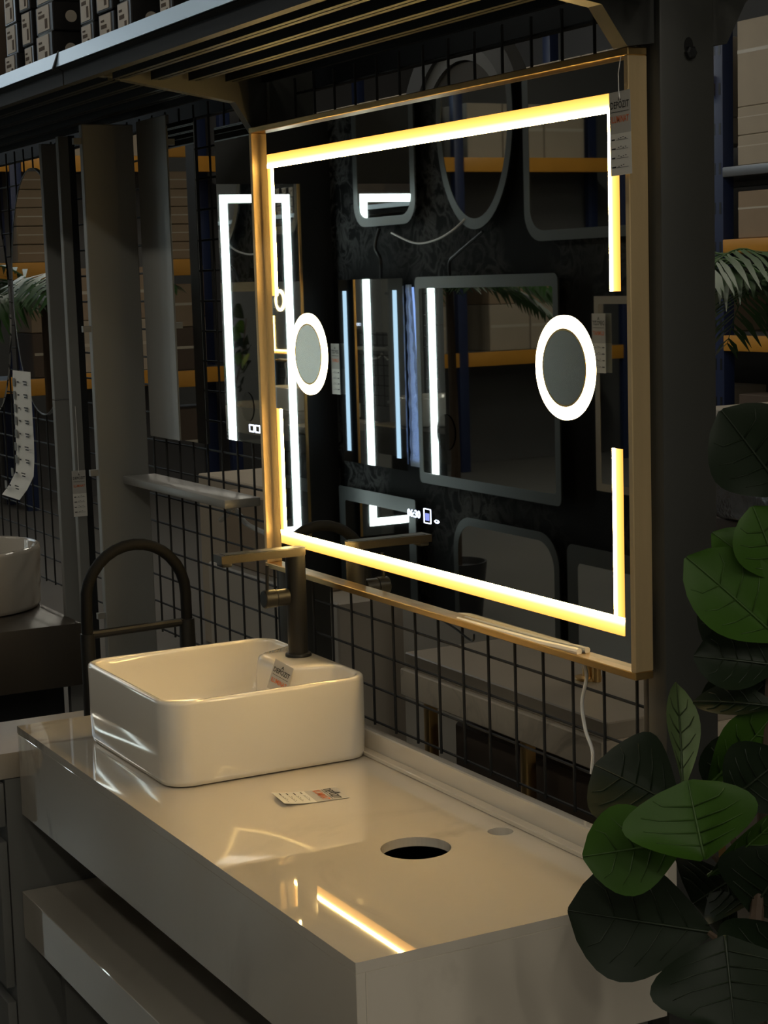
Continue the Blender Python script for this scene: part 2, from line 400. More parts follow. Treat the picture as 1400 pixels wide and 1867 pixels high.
loops = [contour(.010, .0015, .040), contour(.004, .0035, .043), contour(.0015, .012, .045), contour(.0, .06, .046), contour(.0, BH - .006, .046),
         contour(.0012, BH - .002, .045), contour(.004, BH, .043), contour(.009, BH, .040, .078 * .96), contour(.0118, BH - .0015, .038, .078),
         contour(.0135, BH - .006, .037, .080), contour(.016, BH - .03, .038, .082), contour(.022, .06, .042, .080), contour(.030, .036, .048, .070), contour(.050, .024, .055, .05), contour(.10, .0185, .05, .01), contour(.165, .017, .02, 0)]
VB = thing('vessel_basin', 'white rectangular vessel basin with rounded corners on the marble counter', 'basin', (bc[0], bc[1], 0))
B().loft(loops).obj('bowl', CER, VB, ang=1.2)
B().lathe([(0, 0), (.022, 0), (.022, .003), (.018, .005), (0, .005)], (bc[0], bc[1] - .02, .0165), 24).obj('drain_cap', CER, VB)

# ------------------------------------------------------------------ basin faucet
FX, FY, FZ = -1.052, .428, BH + .0005
FA = thing('basin_faucet', 'tall matte black basin faucet with a flat bronze-lit spout', 'faucet', (FX, FY, FZ))
B().lathe([(0, 0), (.0245, 0), (.0245, .003), (.0235, .005), (.0185, .006), (.0185, .186), (0, .186)], (FX, FY, FZ), 36).obj('body', BLKM, FA)
pts = [(FX + .0195 * math.cos(R(a)), FY + .0195 * math.sin(R(a))) for a in range(0, 181, 12)]
pts += [(FX - .0195, .276), (FX + .0195, .276)]
B().prism(pts, 'z', FZ + .1865, FZ + .2005).obj('spout', M('bronze_black_metal', (.045, .038, .027), .42, .7, noise=(18, .1)), FA)
B().prism([(FX + (p[0] - FX) * .72, FY + (p[1] - FY) * .72) if i < 16 else (FX + (p[0] - FX) * .72, p[1] + .01) for i, p in enumerate(pts)], 'z', FZ + .2005, FZ + .2013).obj('spout_inlay', BLKM, FA)
B().box(FX - .014, FX + .014, .279, .298, FZ + .179, FZ + .1866, .002).obj('outlet', BLKM, FA)
kz = FZ + .111
B().lathe([(0, -.018), (.0155, -.018), (.0155, -.042), (0, -.042)], (FX, FY, kz), 28, 'y').obj('handle_collar', BLKM, FA)
hn = B().lathe([(0, -.0432), (.0165, -.0432), (.0165, -.064), (.0150, -.066), (0, -.066)], (FX, FY, kz), 28, 'y').obj('handle', BLKM, FA)
B().tube([(FX, FY - .058, kz + .012), (FX, FY - .056, kz + .062)], .0032, 8).obj('lever_pin', BLKM, hn)

# ------------------------------------------------------------------ the gold framed light mirror
MX0, MX1, MZ0, MZ1 = -1.289, -.070, .276, 1.118
GY = .490
mc = (-.68, GY, MZ0)
MI = thing('lit_wall_mirror', 'large gold framed wall mirror with warm light strips above the basin', 'mirror', mc)
FY0, FY1, FW = .474, .5045, .0105
B().box(MX0, MX1, FY0, FY1, MZ1 - FW, MZ1, .0012, 1).obj('frame_rail', GOLD, MI)
B().box(MX0, MX1, FY0, FY1, MZ0, MZ0 + FW, .0012, 1).obj('frame_rail', GOLD, MI)
B().box(MX0, MX0 + FW, FY0, FY1, MZ0 + FW, MZ1 - FW, .0012, 1).obj('frame_stile', GOLDV, MI)
B().box(MX1 - FW, MX1, FY0, FY1, MZ0 + FW, MZ1 - FW, .0012, 1).obj('frame_stile', GOLDV, MI)
B().box(MX0 + FW, MX1 - FW, GY, GY + .005, MZ0 + FW, MZ1 - FW).obj('glass', MIR, MI)
B().box(MX0 + .07, MX1 - .05, GY + .006, .512, MZ0 + .03, MZ1 - .03).obj('back_box', BLK, MI)
ey = GY - .0012
SX0, SX1, SZ0, SZ1, SW = -1.242, -.1165, .3285, 1.065, .0255
smT = strip_mat('strip_light_upper', 2, True); smB = strip_mat('strip_light_lower', 2, False)
smL = strip_mat('strip_light_side_a', 0, False); smR = strip_mat('strip_light_side_b', 0, True)
B().box(SX0, SX1 - .020, ey, GY, SZ1 - SW, SZ1).obj('light_strip', smT, MI)
B().box(SX0, SX1, ey, GY, SZ0, SZ0 + SW).obj('light_strip', smB, MI)
for x0, x1, sm in ((SX0, SX0 + .0225, smL), (SX1 - .0225, SX1, smR)):
    B().box(x0, x1, ey, GY, .802, SZ1 - SW - .0005).obj('light_strip', sm, MI)
    B().box(x0, x1, ey, GY, SZ0 + SW + .0005, .588).obj('light_strip', sm, MI)
for cx in (-.2525, -1.0915):
    B().ringprism(ell(cx, .695, .0745, .0745), ell(cx, .695, .0560, .0560), 'y', ey - .0006, GY).obj('ring_light', WARMR, MI)
    B().ringprism(ell(cx, .695, .0560, .0560), ell(cx, .695, .0530, .0530), 'y', ey - .0010, GY).obj('ring_trim', GOLD, MI)
    B().lathe([(.0530 * (1 - k / 8), .0018 * (1 - (1 - k / 8) ** 2)) for k in range(9)], (cx, GY - .0022, .695), 48, 'y').obj('magnifier_lens', M('lens_satin_mirror', (.62, .62, .55), .22, 1.0), MI, ang=3)
# touch display
def on_mirror(me, name, x, z, parent, y=GY - .0006, rot=0):
    o = bpy.data.objects.new(name, me); COL.objects.link(o); o.parent = parent
    o.location = Vector((x, y, z)) - Vector(parent['base']); o.rotation_euler = (R(90), 0, 0); return o
on_mirror(text_mesh('06:30', .0178, DISP, .0004, 1.12), 'clock_digits', -.711, .4385, MI)
B().ringprism(rrect(-.6770, -.6530, .4270, .4520, .002, 3), rrect(-.6752, -.6548, .4288, .4502, .001, 3), 'y', GY - .0008, GY).obj('touch_icon', DISP, MI)
for k in range(3): B().box(-.6710 + k * .0042, -.6685 + k * .0042, GY - .0008, GY, .432, .444).obj('touch_icon_bar', DISPB, MI)
on_mirror(text_mesh('<->', .011, DISP, .0006, 1.0), 'arrow_icon', -.634, .433, MI)
# white foam edge lying along the lower rail
tag(B().tube([aty(835, 1129, .483), aty(900, 1149, .483), aty(985, 1172, .483), aty(1056, 1188, .483)], [.004, .0055, .0055, .005], 8).obj('foam_strip', WHITE), 'white packing foam strip lying on the lower rail of the gold framed mirror', 'foam strip')

# ------------------------------------------------------------------ paper tags
def paper_tag(label, c, u, v, wd, ht, lift=.0006, name='price_tag', text=True, curl=0.0):
    u = Vector(u).normalized(); v = (Vector(v) - u * u.dot(Vector(v))).normalized(); n = u.cross(v)
    c = Vector(c); t = thing(name, label, 'tag', tuple(c))
    rm = Matrix((u, v, n)).transposed()
    def cv(y): return curl * max(0.0, (-y / ht * 2)) ** 2
    def sheet(nm, x0, x1, y0, y1, m, off):
        b = B(); k = 6
        P = [[c + rm @ Vector((x, y0 + (y1 - y0) * j / k, off + cv(y0 + (y1 - y0) * j / k))) for x in (x0, x1)] for j in range(k + 1)]
        Q = [[p - n * .0003 for p in q] for q in P]
        for j in range(k):
            b.quad(P[j][0], P[j][1], P[j + 1][1], P[j + 1][0]); b.quad(Q[j][0], Q[j + 1][0], Q[j + 1][1], Q[j][1])
            b.quad(P[j][0], P[j + 1][0], Q[j + 1][0], Q[j][0]); b.quad(P[j][1], Q[j][1], Q[j + 1][1], P[j + 1][1])
        b.quad(P[0][0], Q[0][0], Q[0][1], P[0][1]); b.quad(P[k][0], P[k][1], Q[k][1], Q[k][0])
        return b.obj(nm, m, t)
    sheet('header', -wd / 2, wd / 2, 0, ht / 2, PAPG, 0)
    sheet('form', -wd / 2, wd / 2, -ht / 2, 0, PAPER, 0)
    def put(me, x, y, nm='lettering'):
        o = bpy.data.objects.new(nm, me); COL.objects.link(o); o.parent = t
        o.matrix_local = Matrix.Translation(rm @ Vector((x, y, .0004 + cv(y)))) @ rm.to_4x4()
    put(text_mesh('DEPOZIT', wd * .27, INK, wd * .004, .80), 0, ht * .335)
    put(text_mesh('^', wd * .30, INK, wd * .006, 1.0), 0.0, ht * .395, 'house_mark')
    put(text_mesh('ILUMINAT', wd * .25, INKO, wd * .006, .74), 0, ht * .165)
    def bar(nm, x0, x1, y0, y1, m=INK):
        k = .0004 + cv((y0 + y1) / 2); b = B(); b.quad(*[c + rm @ Vector((x, y, k)) for x, y in ((x0, y0), (x1, y0), (x1, y1), (x0, y1))]); b.obj(nm, m, t)
    bar('underline', -wd * .42, wd * .42, ht * .255, ht * .262)
    for k in range(4):
        y = -ht * (.08 + .11 * k)
        bar('form_line', -wd * .20, wd * .36, y, y + ht * .005)
        bar('form_word', -wd * .42, -wd * (.26 - .03 * (k % 2)), y, y + ht * .018)
        for q in range(4 if k < 3 else 3): bar('handwriting', wd * (-.12 + .11 * q), wd * (-.12 + .11 * q + .06), y + ht * (.012 + .008 * ((q * 7 + k) % 3)), y + ht * (.021 + .008 * ((q * 7 + k) % 3)))
    return t
paper_tag('paper price tag hanging at the upper right corner of the gold framed mirror', (-.079, .467, 1.008), (1, 0, .02), (-.02, 0, 1), .047, .108)
B().tube([(-.083, .472, 1.107), (-.085, .469, 1.085), (-.081, .4665, 1.062), (-.078, .466, 1.052)], .0006, 5).obj('string', WHITE, bpy.data.objects['price_tag'])
paper_tag('paper price tag lying flat on the marble counter top', (-.672, .263, .0012), (1.0, -.12, 0), (.12, 1, 0), .068, .110, curl=.005)
tq = aty(507, 1243, .352)
paper_tag('paper price tag hanging inside the white rectangular basin', tq + Vector((-.012, 0, -.022)), (.86, .30, -.26), (.18, .25, .95), .047, .112)

# hanging white cord beside the grid and the plug cable in the left bay
def cord(name, pts, r, m, label, cat='cord', group=None):
    P = [Vector(p) for p in pts]; out = []
    for i in range(len(P) - 1):
        p0 = P[max(i - 1, 0)]; p1 = P[i]; p2 = P[i + 1]; p3 = P[min(i + 2, len(P) - 1)]
        for k in range(6):
            t = k / 6; out.append(.5 * ((2 * p1) + (p2 - p0) * t + (2 * p0 - 5 * p1 + 4 * p2 - p3) * t * t + (3 * p1 - p0 - 3 * p2 + p3) * t ** 3))
    out.append(P[-1])
    return tag(B().tube(out, r, 7).obj(name, m), label, cat, group)
cord('power_cord', [aty(1063, 1205, .513), aty(1069, 1235, .513), aty(1061, 1280, .514), aty(1067, 1330, .515), aty(1080, 1370, .515), aty(1078, 1410, .516)], .0028, WHITE, 'thin white power cord hanging below the gold mirror in front of the grid')
cord('mirror_wire', [aty(770, 1118, .514), aty(800, 1128, .514), aty(830, 1146, .514), aty(850, 1162, .514), aty(862, 1168, .514), aty(864, 1156, .514)], .0018, BLK, 'short black wire dangling under the middle of the gold mirror')
cord('plug_cable', [aty(402, 948, .55), aty(412, 940, .55), aty(425, 925, .55), aty(436, 938, .552), aty(446, 952, .552), aty(462, 962, .552), aty(484, 972, .552)], .0055, WHITE, 'white cable with a plug hanging behind the left wire grid')

# ------------------------------------------------------------------ left bay: small mirrors, panel unit, shelf
NY = .508
NM = thing('narrow_mirror', 'narrow frameless mirror hung beside the left edge of the gold mirror', 'mirror', (-1.43, .50, .508))
B().box(-1.537, -1.331, NY, NY + .006, .508, 1.14, .001, 1).obj('glass', MIR, NM)
B().box(-1.52, -1.35, NY + .0065, .5215, .54, 1.12).obj('back_box', BLK, NM)
for k in range(3): B().ringprism(rrect(-1.418 + k * .029, -1.394 + k * .029, .531, .547, .002, 3), rrect(-1.415 + k * .029, -1.397 + k * .029, .534, .544, .001, 3), 'y', NY - .0008, NY).obj('touch_icon', DISP, NM)
PU = thing('panel_mirror', 'taupe panel with a mirror strip and a thin shelf below in the left bay', 'mirror', (-1.76, .49, .49))
B().box(-1.930, -1.752, .489, .497, .492, 1.186, .001, 1).obj('side_panel', PANEL, PU)
B().box(-1.751, -1.600, .4895, .4935, .495, 1.165).obj('glass', MIR, PU)
B().box(-1.751, -1.600, .4936, .497, .495, 1.165).obj('back_board', BLK, PU)
for zz in (.60, 1.08): B().tube([(-1.84, .497, zz), (-1.84, .522, zz)], .004, 8).obj('standoff', STEEL, PU)
WS = tag(B().box(-1.99, -1.40, .440, .519, .382, .400, .003).obj('wall_shelf', PANEL), 'thin taupe wall shelf left of the gold mirror', 'shelf')

# tall cabinet
TC = thing('sample_board_stand', 'stand of tall taupe sample boards set edge to edge in the left bay', 'display stand', (-2.01, .41, ZF))
ZT = 1.187
B().box(-2.022, -2.0, .388, .508, ZF, ZT, .002, 1).obj('board', PANEL, TC)
da, db = atx(127, 600, -2.3).y - .004, atx(142, 600, -2.3).y
B().box(-2.322, -2.3, da, db, ZF, ZT - .002, .0015, 1).obj('board', PANEL, TC)
ba, bb = atx(93, 600, -2.5).y, atx(121, 600, -2.5).y
zs = atx(110, 729, -2.5).z
B().box(-2.522, -2.5, ba, bb, zs + .001, ZT - .004, .0015, 1).obj('board', PANEL, TC)
B().box(-2.522, -2.5, ba, bb, ZF, zs - .001, .0015, 1).obj('board', PANEL, TC)
B().box(-2.522, -2.4995, ba, bb, zs - .0012, zs + .0012).obj('edge_trim', M('edge_chrome', (.8, .8, .8), .15, 1), TC)
B().box(-2.520, -2.508, bb + .0005, bb + .012, ZF, ZT).obj('mirror_edge', MIRD, TC)
B().box(-2.306, -2.302, db + .0004, db + .016, ZF, ZT).obj('inner_back', BLK, TC)
for z in (1.15, .735, .41, .08): B().box(-2.018, -2.006, .3700, .3878, z - .007, z + .007).obj('connector', PANEL, TC)
ta, tb2 = atx(131, 862, -2.296), atx(156, 862, -2.296)
tw = tb2.y - ta.y
pt = paper_tag('small paper price tag hanging on the narrowest tall taupe board', (-2.297, (ta.y + tb2.y) / 2, atx(143, 900, -2.296).z), (0, 1, 0), (0, 0, 1), tw, atx(143, 858, -2.296).z - atx(143, 942, -2.296).z)
B().tube([(-2.2972, (ta.y + tb2.y) / 2, ta.z), (-2.2972, (ta.y + tb2.y) / 2 + .001, ta.z + .08), (-2.2972, (ta.y + tb2.y) / 2, ta.z + .16)], .0008, 5).obj('string', WHITE, pt)

# oval mirror on the grid and the long label strip
ox0 = aty(24, 540, .50).x; ox1 = -2.530; oxc, oxr = (ox0 + ox1) / 2, (ox1 - ox0) / 2
ozt, ozb = aty(75, 303, .50).z, aty(88, 757, .50).z; ozc, ozr = (ozt + ozb) / 2, (ozt - ozb) / 2
OM = thing('oval_mirror', 'long oval mirror hung on the wire grid at the far left', 'mirror', (oxc, .505, ozb))
B().prism(ell(oxc, ozc, oxr, ozr), 'y', .500, .505).obj('glass', MIR, OM)
B().ringprism(ell(oxc, ozc, oxr + .002, ozr + .002), ell(oxc, ozc, oxr - .0015, ozr - .0015), 'y', .499, .508).obj('edge', STEEL, OM)
B().box(oxc - .08, oxc + .08, .5085, .519, ozc - .1, ozc + .1).obj('back_box', BLK, OM)
o2 = aty(17, 560, .50).x - oxr
OM2 = thing('oval_mirror', 'second oval mirror at the left margin beyond the first one', 'mirror', (o2, .505, ozb - .02))
B().prism(ell(o2, ozc - .02, oxr, ozr), 'y', .500, .505).obj('glass', MIR, OM2)
B().box(o2 - .08, o2 + .08, .5055, .519, ozc - .1, ozc + .1).obj('back_box', BLK, OM2)
LS = thing('label_strip', 'long white paper label strip hanging on the left wire grid', 'label strip', (-2.73, .44, .28))
prof = [(.615, .440), (.56, .438), (.50, .437), (.44, .436), (.39, .434), (.345, .430), (.31, .418), (.28, .405)]
xs = [0, .003, .006, .010, .012, .010, -.012, -.045]
b = B()
for i in range(len(prof) - 1):
    for off in (0, .0004):
        b.quad((-2.815 + xs[i], prof[i][1] + off, prof[i][0]), (-2.655 + xs[i], prof[i][1] + off, prof[i][0]), (-2.655 + xs[i + 1], prof[i + 1][1] + off, prof[i + 1][0]), (-2.815 + xs[i + 1], prof[i + 1][1] + off, prof[i + 1][0]))
b.obj('paper', PAPER, LS)
for i in range(9):
    z = .585 - i * .034; j = min(6, int((.615 - z) / .047)); xo = xs[j]; y = prof[min(j + 1, 7)][1] - .003
    B().box(-2.805 + xo, -2.785 + xo, y, y + .0008, z - .012, z + .010).obj('photo_print', CABG, LS)
    B().box(-2.765 + xo, -2.750 + xo, y, y + .0008, z - .001, z + .003).obj('print_word', INK, LS)
    B().box(-2.712 + xo, -2.680 + xo, y, y + .0008, z + .002, z + .005).obj('print_word', INK, LS)
    B().box(-2.706 + xo, -2.680 + xo, y, y + .0008, z - .005, z - .002).obj('print_word', INK, LS)

# neighbour vanities
CERM = M('ceramic_satin', (.42, .37, .30), .40, noise=(3, .03), spec=.3)
N1 = thing('side_vanity', 'graphite vanity cabinet with a glossy basin top left of the marble counter', 'vanity', (-1.6, .2, ZF))
prof = [(-.035, -.11), (-.050, -.10), (-.058, -.08), (-.054, -.064), (-.04, -.06), (.46, -.06), (.46, -.11)]
B().prism(prof, 'x', -1.71, -1.455).obj('basin_top', CERM, N1)
B().box(-1.71, -1.456, -.02, .46, ZF, -.112).obj('carcass', CABG, N1)
B().box(-1.709, -1.457, -.040, -.022, -.205, -.118, .002).obj('drawer', CABG, N1)
B().box(-1.709, -1.457, -.040, -.022, -.53, -.235, .002).obj('drawer', CABG, N1)
B().box(-1.709, -1.457, -.0405, -.036, -.234, -.230).obj('drawer_edge', STEEL, N1)
B().box(-1.709, -1.457, -.040, -.022, -.83, -.56, .002).obj('drawer', CABG, N1)
N2 = thing('brown_vanity', 'dark brown vanity slab carrying the round basin at the far left', 'vanity', (-3.0, .25, ZF))
B().box(-3.7, -2.40, 0, .458, -.165, -.006, .003).obj('slab', BROWN, N2)
B().box(-3.6, -2.55, .10, .45, ZF, -.166).obj('carcass', BLK, N2)
RB = thing('round_basin', 'white round vessel basin cut off at the left picture edge', 'basin', (-2.78, .275, -.005))
B().lathe([(0, 0), (.185, 0), (.198, .004), (.202, .014), (.208, .155), (.206, .164), (.200, .166), (.194, .160), (.188, .06), (.15, .025), (0, .018)], (-2.78, .262, -.005), 72).obj('bowl', CERG, RB, ang=1.2)

# black pull-out tap
PT = thing('pull_out_tap', 'black arched pull-out kitchen tap standing behind the white basin', 'faucet', (-1.50, .175, -.06))
ax = -1.50; ya, yb, zt = .176, .388, .205
arch = [(ax, ya, -.0)] + [(ax, ya, z) for z in (.08, .14, .18)]
for k in range(1, 17):
    a = math.pi * (1 - k / 16); arch.append((ax, (ya + yb) / 2 + (yb - ya) / 2 * math.cos(a), zt + .110 * math.sin(a) if True else 0))
arch += [(ax, yb, .16), (ax, yb, .135)]
B().tube(arch, .0115, 14).obj('hose', M('black_rubber', (.006, .006, .006), .7, noise=(30, .1), spec=.2), PT)
B().lathe([(0, 0), (.026, 0), (.026, .004), (.016, .006), (.0145, .10), (.0145, .205), (0, .205)], (ax, ya, -.0595), 24).obj('base_column', BLKM, PT)
B().tube([(ax, ya, .142), (ax, yb, .146)], .0085, 10).obj('holder_arm', BLKM, PT)
B().lathe([(0, .06), (.015, .06), (.0165, .10), (.0155, .152), (0, .152)], (ax, yb, 0), 20).obj('spray_head', BLKM, PT)

# ------------------------------------------------------------------ boxes on the overhead shelf
def gift_box(i, x0, z0, w_, h_, dp, ry, yf, rz, side, where):
    t = thing('product_box', where, 'box', (x0 + w_ / 2, yf + dp / 2, z0), 'small dark boxes on the overhead shelf')
    c = Vector(t['base'])
    B().box(x0, x0 + w_, yf, yf + dp, z0, z0 + h_, .002, 1).obj('carton', BOXB, t)
    lx0, lx1 = x0 + w_ * .10, x0 + w_ * .80
    B().box(lx0, lx1, yf - .0012, yf - .0002, z0 + .004, z0 + h_ - .003).obj('label_sheet', BOXL, t)
    B().box(lx0 + w_ * .1, lx0 + w_ * .45, yf - .0018, yf - .0013, z0 + h_ * .55, z0 + h_ * .66).obj('print_word', CARD3, t)
    B().box(lx0 + w_ * .1, lx0 + w_ * .30, yf - .0018, yf - .0013, z0 + h_ * .74, z0 + h_ * .80).obj('print_word', CARD3, t)
    B().box(lx0 + w_ * .46, lx0 + w_ * .60, yf - .0018, yf - .0013, z0 + h_ * .15, z0 + h_ * .48).obj('barcode', CARD3, t)
    if side: B().lathe([(0, .0002), (.011, .0002), (.011, .001), (0, .001)], (x0 + w_, yf + .035, z0 + h_ * .5), 20, 'x').obj('round_sticker', BOXL, t)
    t.rotation_euler = (0, 0, R(rz))
cols = [(aty(a, 100, .15).x, n, aty(b, 100, .15).x - aty(a, 100, .15).x, sd) for a, b, n, sd in ((20, 45, 4, 0), (48, 69, 4, 1), (80, 114, 4, 1), (158, 186, 3, 0), (190, 221, 3, 0), (226, 258, 3, 1), (302, 330, 3, 1), (360, 392, 2, 1))]
LV = ['bottom', 'second', 'third', 'top']
CN = ['leftmost', 'second', 'third', 'fourth', 'fifth', 'sixth', 'seventh', 'rightmost']
for ci, (x, n, w_, side) in enumerate(cols):
    z = 1.2368
    for k in range(n):
        h_ = .052 + .006 * ((ci + k) % 3)
        gift_box(k, x + random.uniform(-.003, .003), z, w_ - .010, h_, .20, 0, .135 + random.uniform(0, .014), random.uniform(-1.6, 1.6), side, '%s dark box with a beige label in the %s stack on the overhead shelf' % (LV[k], CN[ci]))
        z += h_ + .0008
tag(B().box(-2.45, -1.90, .16, .48, 1.2368, 1.46, .004).obj('shipping_carton', CARD3, loc=(-2.17, .32, 1.2368)), 'dark brown carton at the left end of the overhead shelf', 'carton')

# ------------------------------------------------------------------ across the aisle (seen in the mirrors)
def wall_mirror(name, label, outline, inner=None, y=YO, t=.006, extra=None, mat=MIR, border=FROST, gap=.034):
    xs_ = [p[0] for p in outline]; zs_ = [p[1] for p in outline]
    o = thing(name, label, 'mirror', ((min(xs_) + max(xs_)) / 2, y, min(zs_)))
    B().prism(outline, 'y', y - t, y).obj('glass', mat, o)
    if inner: B().ringprism(outline, inner, 'y', y, y + .0012).obj('frosted_border', border, o)
    cx = (min(xs_) + max(xs_)) / 2; cz = (min(zs_) + max(zs_)) / 2
    wx = (max(xs_) - min(xs_)) * .3; wz = (max(zs_) - min(zs_)) * .3
    B().box(cx - wx, cx + wx, y - gap, y - t - .0004, cz - wz, cz + wz).obj('back_box', BLK, o)
    return o
# tall light mirror on the end panel
TX = -4.87
ty0, ty1 = .98 - 2.284, .98 - 1.850
TM = thing('tall_lit_mirror', 'tall mirror with a cool white light rectangle on the far end panel', 'mirror', (TX, (ty0 + ty1) / 2, -.262))
B().box(TX - .006, TX, ty0, ty1, -.262, 1.22).obj('glass', MIR, TM)
B().box(TX - .028, TX - .0064, ty0 + .03, ty1 - .03, -.20, 1.15).obj('back_box', BLK, TM)
ly0, ly1, lz0, lz1, lw = .98 - 2.237, .98 - 1.893, -.222, 1.178, .032
for a in (ly0, ly1 - lw): B().box(TX, TX + .0012, a, a + lw, lz0, lz1).obj('light_strip', COOL, TM)
for a in (lz0, lz1 - lw): B().box(TX, TX + .0012, ly0 + lw, ly1 - lw, a, a + lw).obj('light_strip', COOL, TM)
B().box(TX, TX + .004, ty0, ty0 + .010, -.262, 1.22).obj('edge', GOLD, TM)
# two-strip mirror
T2 = wall_mirror('strip_light_mirror', 'upright mirror with two pale blue vertical light strips across the aisle', rrect(-4.775, -4.225, .08, .825, .004, 2))
for x in (-4.735, -4.305): B().box(x, x + .030, YO, YO + .0014, .125, .78).obj('light_strip', COOLB, T2)
B().prism([(-4.213, .79), (-4.188, .79), (-4.135, .12), (-4.213, .12)], 'y', YO - .030, YO - .026).obj('wrap_glow_plate', glow('wrap_glow', (.30, .48, 1.0), 1.1), T2)  # glowing plate added behind the wrap to make it shine blue
wrp = B(); n_ = 26; lp = []
for k in range(n_ + 1):
    z = .80 - k * (.70 / n_); wd_ = .030 + .060 * k / n_; x0 = -4.2145; q_ = .004 * math.sin(k * 2.3)
    lp.append([(x0, YO - .016, z), (x0 + wd_, YO - .018, z), (x0 + wd_ * .9, YO - .009 + q_, z), (x0 + .002, YO - .008 + q_ * .6, z)])
tag(wrp.loft(lp).obj('bubble_wrap', M('bubble_film', (.72, .82, 1.0), .45, noise=(60, .25), bump=(120, 1.0), trans=.85)), 'strip of bubble wrap glowing blue beside the two-strip mirror', 'bubble wrap')
# large bordered mirror with a magnifier
T3 = wall_mirror('bordered_mirror', 'wide mirror with frosted border and a small round magnifier across the aisle', rrect(-4.125, -3.15, .045, .828, .022, 4), rrect(-4.095, -3.18, .085, .785, .012, 4))
B().lathe([(.068 * (1 - k / 8), -.0022 * (1 - (1 - k / 8) ** 2)) for k in range(9)], (-3.915, YO + .0034, .25), 40, 'y').obj('magnifier_lens', MIRD, T3, ang=3)
wall_mirror('rounded_mirror', 'small rounded mirror high on the dark wall across the aisle', rrect(-4.61, -4.105, 1.03, 1.72, .09, 8), rrect(-4.575, -4.14, 1.065, 1.685, .07, 8))
wall_mirror('pill_mirror', 'tall pill shaped mirror high on the dark wall across the aisle', ell(-3.67, 1.38, .262, .39), ell(-3.67, 1.38, .228, .352))
wall_mirror('rounded_panel_mirror', 'large rounded rectangular mirror at the upper right of the dark wall', rrect(-3.345, -2.60, .935, 1.75, .10, 8), rrect(-3.31, -2.635, .97, 1.715, .08, 8))
wall_mirror('framed_mirror', 'narrow beige framed mirror right of the bordered mirror across the aisle', rrect(-2.94, -2.45, .12, .75, .003, 2), rrect(-2.915, -2.475, .145, .725, .002, 2), border=M('beige_wood_frame', (.30, .26, .20), .5, noise=(12, .1)))
wall_mirror('low_mirror', 'wide low mirror with a pale frosted rectangle below the two-strip mirror', rrect(-4.83, -4.17, -.62, -.028, .01, 3), rrect(-4.775, -4.225, -.565, -.085, .01, 3))
wall_mirror('arched_mirror', 'low mirror with large rounded upper corners below the bordered mirror', rrect(-3.88, -3.17, -.75, -.055, .12, 8), rrect(-3.85, -3.20, -.72, -.085, .10, 8))
wall_mirror('corner_mirror', 'low mirror with small rounded corners beside the arched one', rrect(-3.12, -2.45, -.75, -.075, .03, 6), rrect(-3.06, -2.51, -.69, -.135, .02, 6))
cord('wall_wire', [(-4.30, YO, 1.00), (-4.10, YO + .01, .955), (-3.95, YO + .01, .96), (-3.82, YO + .01, .99), (-3.74, YO, 1.03)], .004, WHITE, 'white wire looping between two mirrors on the dark wall across the aisle')
cord('hanging_wire', [(-4.40, YO, 1.02), (-4.42, YO + .01, .95), (-4.38, YO + .01, .90), (-4.40, YO, .83)], .007, BLK, 'black wire dropping below the small rounded mirror across the aisle')
cord('hanging_wire', [(-3.62, YO, .98), (-3.78, YO + .01, .91), (-3.84, YO + .01, .88), (-3.86, YO, .83)], .006, BLK, 'black wire dropping below the pill shaped mirror across the aisle')
paper_tag('paper price tag hanging left of the two-strip mirror across the aisle', (-4.80, YO + .012, .46), (-1, 0, 0), (0, 0, 1), .075, .21)
paper_tag('paper price tag hanging on the beige framed mirror across the aisle', (-2.90, YO + .012, .60), (-1, 0, 0), (0, 0, 1), .075, .19)

# ------------------------------------------------------------------ pallet racks with cartons
def pallet_rack(label, x0, x1, y0, depth, levels, ups, group):
    """built facing -y in local space"""
    t = thing('pallet_rack', label, 'rack', (0, 0, 0))
    t['base'] = (0, 0, 0)
    for x in ups:
        for y in (y0, y0 + depth - .08):
            B().box(x - .045, x + .045, y, y + .07, ZF, 2.9, .004).obj('upright', BLUE, t)
        for k in range(18):
            z = ZF + .15 + k * .2
            B().box(x - .030, x - .014, y0 - .001, y0 + .002, z, z + .06).obj('slot', BLK, t)
            B().box(x + .014, x + .030, y0 - .001, y0 + .002, z, z + .06).obj('slot', BLK, t)
    for z0, z1, m in levels:
        for a, b_ in zip(ups[:-1], ups[1:]):
            B().box(a + .046, b_ - .046, y0 - .005, y0 + .04, z0, z1, .004).obj('beam', m, t)
            B().box(a + .046, b_ - .046, y0 + depth - .06, y0 + depth - .02, z0, z1, .004).obj('beam', m, t)
        B().box(ups[0] + .046, ups[-1] - .046, y0 + .041, y0 + depth - .061, z1 - .02, z1).obj('deck', STEEL, t)
    return t
def carton(name, x0, x1, y0, y1, z0, z1, m, label, group, tape=True, axis='y'):
    t = thing(name, label, 'carton', ((x0 + x1) / 2, (y0 + y1) / 2, z0), group)
    B().box(x0, x1, y0, y1, z0, z1, .004, 1).obj('box', m, t)
    if tape:
        if axis == 'y':
            h = (z1 - z0)
            B().box(x0 + .002, x1 - .002, y0 - .001, y0 + .001, z0 + h * .62, z0 + h * .66).obj('tape', TAPE, t)
            B().box(x0 + (x1 - x0) * .55, x0 + (x1 - x0) * .57, y0 - .0012, y0 + .001, z0, z1).obj('strap', TAPE, t)
        else:
            B().box(x1 - .001, x1 + .001, y0 + .01, y1 - .01, z0 + (z1 - z0) * .5, z0 + (z1 - z0) * .56).obj('tape', TAPE, t)
    return t
G1 = 'cartons on the far rack behind the display'
